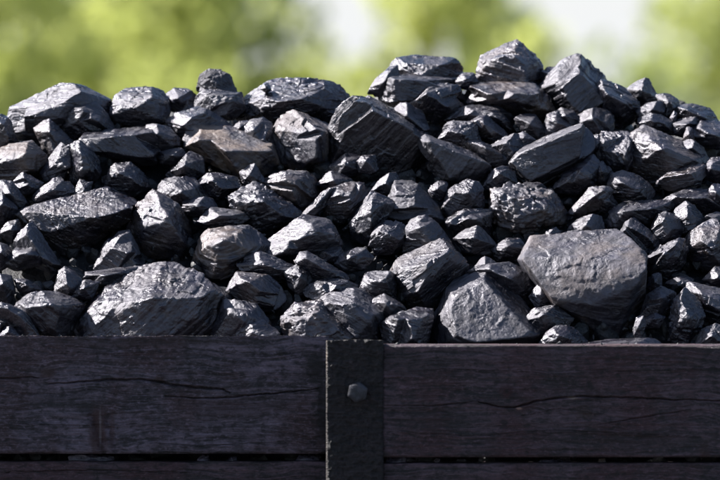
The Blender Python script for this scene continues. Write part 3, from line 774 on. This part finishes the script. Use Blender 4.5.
long flat lump on the right slope under the chalky cornered lump|661,202 680,193 700,190 721,194 726,210 691,215 671,210|682,199,1 706,198,.9|t=17 b=1 tone=1.0
rounded stone at the right frame edge beside the long flat lump|706,193 713,185 727,188 731,206 715,208|716,193,1|t=12 b=-3 tone=1.2
small grey lump behind the upper end of the lit right ridge|678,147 689,139 703,147 709,161 696,159|693,148,1|t=11 b=3 tone=1.1
smooth lump below the slant-grooved boulder's right foot|578,122 587,112 600,109 613,117 613,133 596,139 582,131|592,118,.9 602,124,1|t=16 b=1 tone=1.1 m=.1
dark stone at the left foot of the slant-grooved boulder|552,116 562,109 574,112 582,122 576,132 562,126|566,116,1|t=12 b=3 tone=.75
small bright corner piece right of the leaning bright-strip block|588,140 598,135 604,138 603,152 593,155|597,144,1|t=9 tone=1.4
thin pale-edged flake at the right frame edge above the angular boulder|702,219 714,213 727,214 727,224 708,225|714,218,1|t=8 b=2 tone=1.1
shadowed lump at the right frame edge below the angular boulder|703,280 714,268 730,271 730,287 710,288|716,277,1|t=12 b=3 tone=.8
dark lump on the plank edge in the lower right corner|694,350 702,330 716,325 734,330 736,352 715,356|712,336,1|t=14 tone=.75
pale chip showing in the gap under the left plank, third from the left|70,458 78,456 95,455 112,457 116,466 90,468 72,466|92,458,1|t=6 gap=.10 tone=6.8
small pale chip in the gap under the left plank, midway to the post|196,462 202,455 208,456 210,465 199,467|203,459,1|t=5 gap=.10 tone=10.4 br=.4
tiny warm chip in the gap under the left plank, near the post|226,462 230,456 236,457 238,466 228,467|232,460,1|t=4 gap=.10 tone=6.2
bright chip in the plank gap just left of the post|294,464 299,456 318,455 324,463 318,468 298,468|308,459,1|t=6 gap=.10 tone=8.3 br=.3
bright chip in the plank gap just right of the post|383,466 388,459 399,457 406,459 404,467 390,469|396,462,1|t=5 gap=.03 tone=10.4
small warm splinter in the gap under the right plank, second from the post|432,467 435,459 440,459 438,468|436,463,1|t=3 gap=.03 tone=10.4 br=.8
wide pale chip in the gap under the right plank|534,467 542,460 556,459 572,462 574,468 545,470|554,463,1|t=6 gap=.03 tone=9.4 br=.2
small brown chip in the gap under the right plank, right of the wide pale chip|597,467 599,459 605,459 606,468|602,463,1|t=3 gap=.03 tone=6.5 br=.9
dark stone in the hollow above the biggest pale boulder's left|540,252 546,232 556,228 564,236 558,248|552,238,1|t=9 b=8 tone=.7
black lump under the leaning bright-strip block's left foot|513,196 522,184 540,184 552,190 548,202 528,206|532,190,1|t=12 b=3 tone=.65
"""

_ico = {}
def ico(n):
    if n not in _ico:
        bm = bmesh.new()
        bmesh.ops.create_icosphere(bm, subdivisions=n, radius=1)
        bm.verts.ensure_lookup_table()
        V = np.array([v.co[:] for v in bm.verts])
        F = np.array([[v.index for v in f.verts] for f in bm.faces], dtype=np.int32)
        bm.free()
        _ico[n] = (V / np.linalg.norm(V, axis=1)[:, None], F)
    return _ico[n]

def hull_planes(pts, merge=0.90):
    bm = bmesh.new()
    for p in pts:
        bm.verts.new(p)
    res = bmesh.ops.convex_hull(bm, input=list(bm.verts))
    bmesh.ops.recalc_face_normals(bm, faces=bm.faces)
    c = np.mean(pts, axis=0)
    out = []
    for f in bm.faces:
        if f.calc_area() < 1e-9:
            continue
        n = np.array(f.normal[:])
        p = np.array(f.verts[0].co[:])
        b = n @ (p - c)
        if b < 0:
            n, b = -n, -b
        out.append((n, b, f.calc_area()))
    bm.free()
    # coal breaks on few large planes: keep the widest faces, drop the ones that nearly repeat them
    out.sort(key=lambda q: -q[2])
    keep = []
    for q in out:
        if all(q[0] @ m[0] < merge for m in keep):
            keep.append(q)
    out = keep
    return c, np.array([o[0] for o in out]), np.array([o[1] for o in out])

def rock_surface(dirs, N, B, power):
    q = np.maximum(dirs @ N.T, 0) / B[None, :]
    m = q.max(1)
    return 1.0 / (m * ((q / m[:, None]) ** power).sum(1) ** (1.0 / power))

def lump_mesh(pts, level, rng, bedR, knob, strata, chips, scale_ref, merge, groove=0.0, bites=5, power=160):
    """one piece of coal: faceted body, chipped arrises, ledges along the bedding, fractures"""
    c, N, B = hull_planes(pts, merge)
    rel = pts - c
    ext = rel.max(0) - rel.min(0)
    V, F = ico(level)
    V = V + np.array([0, -0.36, 0.22])                      # finer on the exposed side than underneath
    d = V * (ext / ext.max()) ** 0.85
    d /= np.linalg.norm(d, axis=1)[:, None]
    cn = rng.normal(size=(chips, 3)); cn /= np.linalg.norm(cn, axis=1)[:, None]
    cb = (rel @ cn.T).max(0) * rng.uniform(0.84, 0.97, chips)
    en = rng.normal(size=(chips * 2, 3)); en /= np.linalg.norm(en, axis=1)[:, None]
    eb = (rel @ en.T).max(0) * rng.uniform(0.95, 0.997, chips * 2)      # small chips off the corners
    N2 = np.concatenate([N, cn, en]); B2 = np.concatenate([B, cb, eb])
    far = np.sqrt(((rel / ext) ** 2).sum(1)).max()
    cap = 1.04 * far / np.sqrt(((d / ext) ** 2).sum(1))
    s = scale_ref                                           # mean size in metres
    o = rng.uniform(-50, 50, 3)
    # nominal body, then beds and joints: every little block of the lump breaks off at its own depth
    r0 = np.minimum(rock_surface(d, N2, B2, power), cap)
    Q0 = (d * r0[:, None]) @ bedR
    Q0 = Q0 + 0.16 * s * np.stack([perlin(Q0 * (2.6 / s) + o + k) for k in (3, 13, 23)], 1) * np.array([1, 1, 0.35])
    Q0 = Q0 + 0.05 * s * np.stack([perlin(Q0 * (8 / s) + o + k) for k in (3, 13, 23)], 1) * np.array([1, 1, 0.3])
    bed = max(0.007, 0.15 * s)
    edges = np.cumsum(rng.uniform(0.35, 1.6, 64) * bed) - 24 * bed
    kz = np.searchsorted(edges, Q0[:, 2])
    joint = max(0.018, 0.50 * s)
    kx = np.floor(Q0[:, 0] / joint + 0.37 * kz).astype(int)
    ky = np.floor(Q0[:, 1] / joint + 0.61 * kz).astype(int)
    hsh = _perm[_perm[_perm[kz & 255] + (kx & 255)] + (ky & 255)]
    tab = rng.uniform(0, 1, (256, len(B2))) ** 2.2
    across = np.abs((N2 @ bedR)[:, 2])                      # faces along the bedding stay flat
    amp = strata * 0.075 * min(1.0, 0.075 / s) ** 0.7 * (1.0 - 0.75 * across)
    q = np.maximum(d @ N2.T, 0) / (B2[None, :] * (1.0 - tab[hsh] * amp[None, :]))
    m = q.max(1)
    r = np.minimum(1.0 / (m * ((q / m[:, None]) ** power).sum(1) ** (1.0 / power)), cap)
    # cleaved steps: an edge broken off between a bedding plane and a joint, leaving a square re-entrant corner
    ax = bedR.T
    for k in range(bites):
        j = rng.integers(0, 2)
        n1 = (ax[2] if rng.uniform() < 0.7 else ax[1 - j]) * rng.choice([-1, 1]) + rng.normal(0, 0.16, 3)
        n2 = ax[j] * rng.choice([-1, 1]) + rng.normal(0, 0.30, 3)
        n1 /= np.linalg.norm(n1); n2 /= np.linalg.norm(n2)
        b1 = (rel @ n1).max() * rng.uniform(0.42, 0.86)
        b2 = (rel @ n2).max() * rng.uniform(0.50, 0.90)
        r1 = b1 / np.maximum(d @ n1, 1e-6)
        r2 = b2 / np.maximum(d @ n2, 1e-6)
        wv = 1 + 0.05 * perlin(Q0 * (4 / s) + o + 3 * k)
        r = np.minimum(r, np.maximum(np.maximum(r1, r2) * wv, 0.74 * r))
    r = r * 1.11
    P = d * r[:, None]
    Q = P @ bedR                                            # coordinates in the bedding frame (local)
    disp = 0.016 * s * fbm(Q * (2.3 / s) + o, 2)
    # broken faces: tilted facets in two sizes, longer along the bedding
    wq = Q + 0.05 * s * np.stack([perlin(Q * (5 / s) + o + k) for k in (3, 13, 23)], 1)
    an = np.array([1.0, 1.0, 1.7])
    sf = min(s, 0.065)
    disp += sf * 0.014 * facets(wq * an * (2.6 / s) + o, 1.0)
    disp += sf * 0.009 * facets(wq * an * (7.5 / s) + o + 11, 1.0)
    # ledges
    w = fbm(Q * np.array([1.6, 1.6, 0.6]) / s + o + 9, 2)
    step = np.clip(s * 0.14, 0.006, 0.016)
    ph = Q[:, 2] / step + 1.6 * w
    saw = ph - np.floor(ph)
    saw = np.minimum(saw, (1 - saw) * 5)
    mask = np.clip(0.45 + 1.6 * perlin(Q * (2.0 / s) + o + 21), 0, 1)
    disp += strata * 0.10 * step * (saw - 0.5) * mask
    fine = Q * np.array([60, 60, 330.0])
    disp += strata * 0.0003 * fbm(fine + o, 2)
    # fracture lines
    f1 = np.abs(perlin(Q * (3.0 / s) + o + 31))
    disp -= 0.010 * sf * np.exp(-(f1 / 0.018) ** 2) * np.clip(mask * 2 - 1, 0, 1)
    # rough fracture grain
    disp += 0.006 * s * (0.5 - np.abs(perlin(Q * (9.0 / s) + o + 2)) * 2)
    disp += (0.0006 + 0.0016 * knob) * fbm(Q * 95 + o, 3, 0.6)
    if groove:
        gv = np.abs(perlin(Q * np.array([9, 9, 62.0]) + o + 51)) + 0.5 * np.abs(perlin(Q * np.array([14, 14, 135.0]) + o + 61))
        disp += groove * 0.0085 * (0.30 - gv)
    if knob:
        qk = Q * 58 + 0.5 * np.stack([perlin(Q * 90 + o + k) for k in (1, 5, 9)], 1)
        disp += knob * 0.0026 * facets(qk + o + 77, 1.0)
    P = P + d * disp[:, None]
    return c, P @ bedR, F

rngm = np.random.default_rng(4)
LUMP_GROUP = 'lumps of coal heaped behind the planks'
def front_depth(y):
    return 0.128 + 0.0019 * (345 - y)

def build_lump(line):
    label, outl, ridg, opts = line.split('|')
    ol = np.array([[float(a) for a in q.split(',')] for q in outl.split()])
    rd = np.array([[float(a) for a in q.split(',')] for q in ridg.split()])
    op = dict(t=14.0, b=0.0, k=0.15, s=1.0, tone=1.0, br=0.0, m=0.0, merge=0.90, g=0.0)
    bed = None
    for q in opts.split():
        k, v = q.split('=')
        if k == 'bed': bed = v
        else: op[k] = float(v)
    px = 0.0016
    x0, y0 = ol.min(0); x1, y1 = ol.max(0)
    cx, cy = ol.mean(0)
    y1c = min(y1, 345)
    t = op['t'] * px * 1.15
    df = front_depth(0.5 * (cy + y1c)) + op['b'] * px
    if 330 < y1 < 400 and op['b'] > -20:
        df = max(df, 0.126)
    if 'gap' in op:
        df = op['gap']
    dc = df + t
    pts = []
    h = max(1.0, y1 - y0)
    for x, y in ol:
        v = (y - y0) / h                                    # 0 top .. 1 bottom
        pts.append(ray_point(x, y, dc + t * (0.30 - 0.35 * v)))
        pts.append(ray_point(cx + (x - cx) * 0.90, cy + (y - cy) * 0.88, dc + t * 0.75))
        pts.append(ray_point(cx + (x - cx) * 0.62, cy + (y - cy) * 0.62 + 0.12 * h, dc + t * 1.25))
    for x, y, f in rd:
        pts.append(ray_point(x, y, dc - t * f))
    pts = np.array(pts)
    size = math.sqrt((x1 - x0) * (y1 - y0)) * px
    big = size > 0.055
    # bedding: nearly level, each lump tilted its own way
    if bed == 'groove':
        e = Vector((-0.67, -0.12, 0.73)).to_track_quat('Z', 'Y').to_euler()
    elif bed == 'face':
        e = Euler((R(52), 0, 0.4))
    else:
        e = Euler((rngm.normal(0, 0.45), rngm.normal(0, 0.45), rngm.uniform(0, 6.28)))
    bedR = np.array(e.to_matrix())
    c, P, F = lump_mesh(pts, 7 if size > 0.105 else 6 if big else 5, rngm, bedR, op['k'], op['s'], 6 if big else 2, size, op['merge'] if big else min(op['merge'], 0.85), groove=op['g'], bites=int(op.get('n', 9 if big else 5)))
    me = mesh_from_arrays('coal_lump', P, F, 3)
    o = link('coal_lump', me, M_COAL)
    o.location = c
    o.rotation_euler = e
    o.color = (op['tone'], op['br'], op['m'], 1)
    tag(o, label, 'coal', LUMP_GROUP)
    return o

LINES = [l for l in LUMPS.strip().splitlines() if l.strip()]
assert len(set(l.split('|')[0] for l in LINES)) == len(LINES)
for l in LINES:
    build_lump(l)

# ------------------------------------------------------------------ loose coal filling the bunker beneath and behind the lumps
Z_TOP = ray_point(360, 345, 0.1)[2]
def crest_cap(x):
    """height of the heap over the plank top, along its length"""
    px = 360 + x / 0.0016
    return np.interp(px, [-600, -200, 0, 100, 200, 300, 420, 540, 600, 680, 760, 1000, 1400],
                     [.10, .25, .37, .385, .385, .385, .42, .43, .425, .395, .36, .24, .06])
def heap_height(x, y):
    slope = (y - 0.128) / (0.0019 / 0.0016) - 0.0
    back = (2.1 - y) * 0.55 - 0.05
    h = np.minimum(np.minimum(slope, crest_cap(x)), back)
    return h
ZL_CRUMB, ZR_CRUMB = zl_top - 0.002, zr_top + 0.0005
def build_rubble():
    rng = np.random.default_rng(21)
    protos = []
    for k in range(10):
        pts = rng.normal(size=(14, 3)); pts /= np.linalg.norm(pts, axis=1)[:, None]
        pts *= np.array([1.0, 0.8, 0.62])
        c, N, B = hull_planes(pts)
        V, F = ico(3)
        r = rock_surface(V, N, B, 90)
        r = r * (1 + 0.05 * fbm(V * 2.5 + k * 7, 3))
        protos.append((V * r[:, None], F))
    chips = []
    for k in range(8):
        pts = rng.normal(size=(10, 3)); pts /= np.linalg.norm(pts, axis=1)[:, None]
        pts *= np.array([1.15, 0.75, 0.5])
        c, N, B = hull_planes(pts)
        V, F = ico(2)
        chips.append((V * np.minimum(rock_surface(V, N, B, 300), 1.3)[:, None], F))
    VV, FF = [], []
    off = 0
    def put(x, y, z, s, chip=False):
        nonlocal off
        V, F = chips[rng.integers(8)] if chip else protos[rng.integers(10)]
        m = np.array(Euler(rng.uniform(0, 6.28, 3)).to_matrix())
        VV.append(V @ m.T * s + np.array([x, y, z]))
        FF.append(F + off)
        off += len(V)
    # under the lumps seen from the front: two layers, sunk behind them
    for layer, sink in ((0, 0.066), (1, 0.10)):
        for x in np.arange(-0.72, 0.72, 0.042):
            for y in np.arange(0.14, 0.80, 0.046):
                xx, yy = x + rng.uniform(-.02, .02), y + rng.uniform(-.02, .02)
                s = rng.uniform(0.016, 0.034)
                yy = max(yy, 0.126 + s)
                h = heap_height(xx, yy)
                put(xx, yy, Z_TOP + h - sink + rng.uniform(-.012, .006), s)
    for x in np.arange(-0.70, 0.70, 0.021):
        for y in np.arange(0.15, 0.74, 0.026):
            xx, yy = x + rng.uniform(-.012, .012), y + rng.uniform(-.012, .012)
            s = 0.006 + 0.014 * rng.uniform() ** 1.8
            put(xx, max(yy, 0.124 + s), Z_TOP + heap_height(xx, yy) - 0.040 + rng.uniform(-.03, .008), s, True)
    # behind the gap between the planks
    for zoff in (-0.20, -0.165, -0.23, -0.09, -0.13, -0.05):
        for x in np.arange(-1.5, 1.5, 0.045):
            s = rng.uniform(0.018, 0.032)
            put(x + rng.uniform(-.02, .02), (0.124 if x < 0 else 0.055) + s + rng.uniform(0, .012), Z_TOP + zoff + rng.uniform(-.015, .015), s)
    # crumbs lying on the plank tops
    for k in range(46):
        x = rng.uniform(-0.62, 0.62)
        s = 0.0012 + 0.005 * rng.uniform() ** 2.5
        if x < -0.055:
            put(x, rng.uniform(0.078, 0.115), ZL_CRUMB, s)
        elif x > 0.045:
            put(x, rng.uniform(0.008, 0.046), ZR_CRUMB, s)
    # the rest of the heap, out of sight behind the crest and beyond the picture's sides
    for x in np.arange(-1.5, 1.5, 0.062):
        for y in np.arange(0.16, 2.06, 0.062):
            if abs(x) < 0.70 and y < 0.82:
                continue
            xx, yy = x + rng.uniform(-.03, .03), y + rng.uniform(-.03, .03)
            s = rng.uniform(0.035, 0.062)
            yy = min(max(yy, 0.11 + s), 2.08 - s)
            xx = min(max(xx, -1.53 + s), 1.53 - s)
            put(xx, yy, Z_TOP + heap_height(xx, yy) - 0.045 + rng.uniform(-.02, .01), s)
    # solid core below, so no daylight passes through the heap
    xs = np.linspace(-1.54, 1.54, 70); ys = np.linspace(0.108, 2.09, 46)
    X, Y = np.meshgrid(xs, ys)
    Zc = Z_TOP + heap_height(X.ravel(), Y.ravel()) - np.where((np.abs(X.ravel()) < 0.78) & (Y.ravel() < 1.0), 0.085, 0.13)
    V = np.stack([X.ravel(), Y.ravel(), Zc], 1)
    i = np.arange(X.size).reshape(X.shape)
    a, b, cc, dd = i[:-1, :-1].ravel(), i[:-1, 1:].ravel(), i[1:, 1:].ravel(), i[1:, :-1].ravel()
    VV.append(V); FF.append(np.concatenate([np.stack([a, b, cc], 1), np.stack([a, cc, dd], 1)]) + off)
    o = link('coal_rubble', mesh_from_arrays('coal_rubble', np.concatenate(VV), np.concatenate(FF), 3), M_RUBBLE)
    o.data.polygons.foreach_set('use_smooth', np.zeros(len(o.data.polygons), dtype=bool))
    tag(o, 'dark loose coal filling the gaps beneath the bigger lumps', 'coal', kind='stuff')
build_rubble()

# ------------------------------------------------------------------ trees and shrubs far behind the bunker
M_LEAF_A = leaf_material('leaf_fresh_green', (0.45, 0.48, 0.17), (0.60, 0.61, 0.24))
M_LEAF_B = leaf_material('leaf_dark_green', (0.38, 0.41, 0.16), (0.53, 0.55, 0.23))
M_LEAF_C = leaf_material('leaf_pale_grey_green', (0.28, 0.32, 0.15), (0.36, 0.40, 0.22))

def tube(bm, pts, radii, seg=8):
    rings = []
    for k, (p, r) in enumerate(zip(pts, radii)):
        p = Vector(p)
        a = Vector(pts[max(0, k - 1)]); b = Vector(pts[min(len(pts) - 1, k + 1)])
        q = (b - a).to_track_quat('Z', 'Y')
        rings.append([bm.verts.new(p + q @ Vector((r * math.cos(6.2832 * j / seg), r * math.sin(6.2832 * j / seg), 0))) for j in range(seg)])
    for r0, r1 in zip(rings, rings[1:]):
        for j in range(seg):
            bm.faces.new((r0[j], r0[(j + 1) % seg], r1[(j + 1) % seg], r1[j]))
    bm.faces.new(rings[0][::-1]); bm.faces.new(rings[-1])

def tree(name, label, cat, x, y, base, height, crown_w, crown_low, mat, seed, n=5200, leaf=0.16, group='trees and shrubs beyond the coal'):
    rng = np.random.default_rng(seed)
    root = link(name, None)
    root.location = (x, y, base)
    tag(root, label, cat, group)
    bm = bmesh.new()
    top = height * 0.82
    k = np.linspace(0, 1, 7)
    wob = rng.normal(0, 0.06 * height / 6, (7, 2)); wob[0] = 0
    pts = [(wob[i, 0], wob[i, 1], top * k[i]) for i in range(7)]
    r0 = 0.02 * height + 0.03
    tube(bm, pts, [r0 * (1 - 0.85 * q) for q in k])
    limbs = []
    for j in range(9):
        q = rng.uniform(max(0.12, crown_low / height * 0.8), 0.85)
        a = j * 2.4 + rng.uniform(-.4, .4)
        i = int(q * 6)
        p0 = Vector(pts[i]).lerp(Vector(pts[min(6, i + 1)]), q * 6 - i)
        L = crown_w * rng.uniform(0.55, 0.9) * (1.1 - 0.55 * q)
        p1 = p0 + Vector((math.cos(a) * L * 0.55, math.sin(a) * L * 0.55, L * 0.22))
        p2 = p0 + Vector((math.cos(a) * L, math.sin(a) * L, L * 0.55))
        tube(bm, [p0, p1, p2], [r0 * 0.4, r0 * 0.25, r0 * 0.08], 6)
        limbs.append(p2); limbs.append(p1)
    me = bpy.data.meshes.new('trunk'); bm.to_mesh(me); bm.free()
    for p in me.polygons: p.use_smooth = True
    link('trunk', me, M_BARK, root)
    # crown: leaf blades gathered in clumps round the limb ends
    nc = 46
    cz = (crown_low + height) / 2
    cl = []
    while len(cl) < nc:
        v = rng.uniform(-1, 1, 3)
        if 0.25 < np.linalg.norm(v) < 1:
            cl.append((v[0] * crown_w, v[1] * crown_w, cz + v[2] * (height - crown_low) / 2))
    cl = np.array(cl + [tuple(p) for p in limbs])
    ci = rng.integers(0, len(cl), n)
    rad = rng.uniform(0.25, 0.5, len(cl)) * min(1.0, crown_w / 1.6 + 0.3)
    g = rng.normal(size=(n, 3)); g /= np.linalg.norm(g, axis=1)[:, None]
    C = cl[ci] + g * (rad[ci] * rng.uniform(0.3, 1.1, n) ** 0.5)[:, None]
    u = rng.normal(size=(n, 3)); u /= np.linalg.norm(u, axis=1)[:, None]
    w = np.cross(u, rng.normal(size=(n, 3))); w /= np.linalg.norm(w, axis=1)[:, None]
    s = leaf * rng.uniform(0.6, 1.3, n)[:, None]
    bend = np.cross(u, w) * 0.12 * s
    V = np.stack([C - u * s * 0.6, C + w * s * 0.34 + bend, C + u * s * 0.6, C - w * s * 0.34 + bend], 1).reshape(-1, 3)
    F = np.arange(4 * n).reshape(n, 4)
    link('crown', mesh_from_arrays('crown', V, F, 4), mat, root)
    return root

def bx(px, d):
    return ray_point(px, 98, d)[0]
GB = -2.6
tree('leafy_tree', 'blurred dark green tree behind the far left end of the heap', 'tree', bx(-40, 62), 62, GB, 7.5, 1.7, 2.0, M_LEAF_B, 1, 4000, 0.17)
tree('leafy_tree', 'blurred fresh green tree behind the arching lump on the left crest', 'tree', bx(110, 66), 66, GB, 8.0, 1.6, 2.0, M_LEAF_A, 2, 4500, 0.17)
tree('leafy_tree', 'blurred deep green tree behind the dark upright knob on the crest', 'tree', bx(212, 60), 60, GB, 7.2, 1.0, 1.8, M_LEAF_B, 3, 4200, 0.17)
tree('leafy_tree', 'blurred yellow-green tree behind the table-like block in the middle of the crest', 'tree', bx(436, 64), 64, GB, 7.6, 1.0, 1.8, M_LEAF_A, 4, 3600)
tree('leafy_shrub', 'blurred low yellow-green shrub behind the pointed boulder at the top', 'shrub', bx(535, 60), 60, GB, 5.0, 0.8, 1.0, M_LEAF_A, 5, 3600)
tree('leafy_shrub', 'blurred low pale green shrub behind the slant-grooved boulder', 'shrub', bx(610, 68), 68, GB, 5.1, 1.1, 1.0, M_LEAF_C, 6, 3600)
tree('leafy_tree', 'blurred pale olive tree behind the far right end of the heap', 'tree', bx(705, 72), 72, GB, 7.4, 0.9, 1.6, M_LEAF_B, 7, 4300)
tree('leafy_tree', 'blurred distant pale tree in the bright gap left of centre', 'tree', bx(330, 100), 100, GB, 5.2, 1.5, 1.0, M_LEAF_A, 8, 6000, 0.2)
tree('leafy_tree', 'paler far tree filling the gap between the two leftmost blurred trees', 'tree', bx(25, 92), 92, GB, 8.4, 2.4, 1.0, M_LEAF_C, 9, 8000, 0.22)
tree('leafy_tree', 'paler far tree behind the deep green one over the crest knob', 'tree', bx(175, 97), 97, GB, 8.2, 2.2, 1.0, M_LEAF_A, 10, 8000, 0.22)
tree('leafy_tree', 'paler far tree behind the yellow-green tree in the middle', 'tree', bx(478, 95), 95, GB, 6.6, 1.3, 1.0, M_LEAF_C, 11, 5000, 0.22)
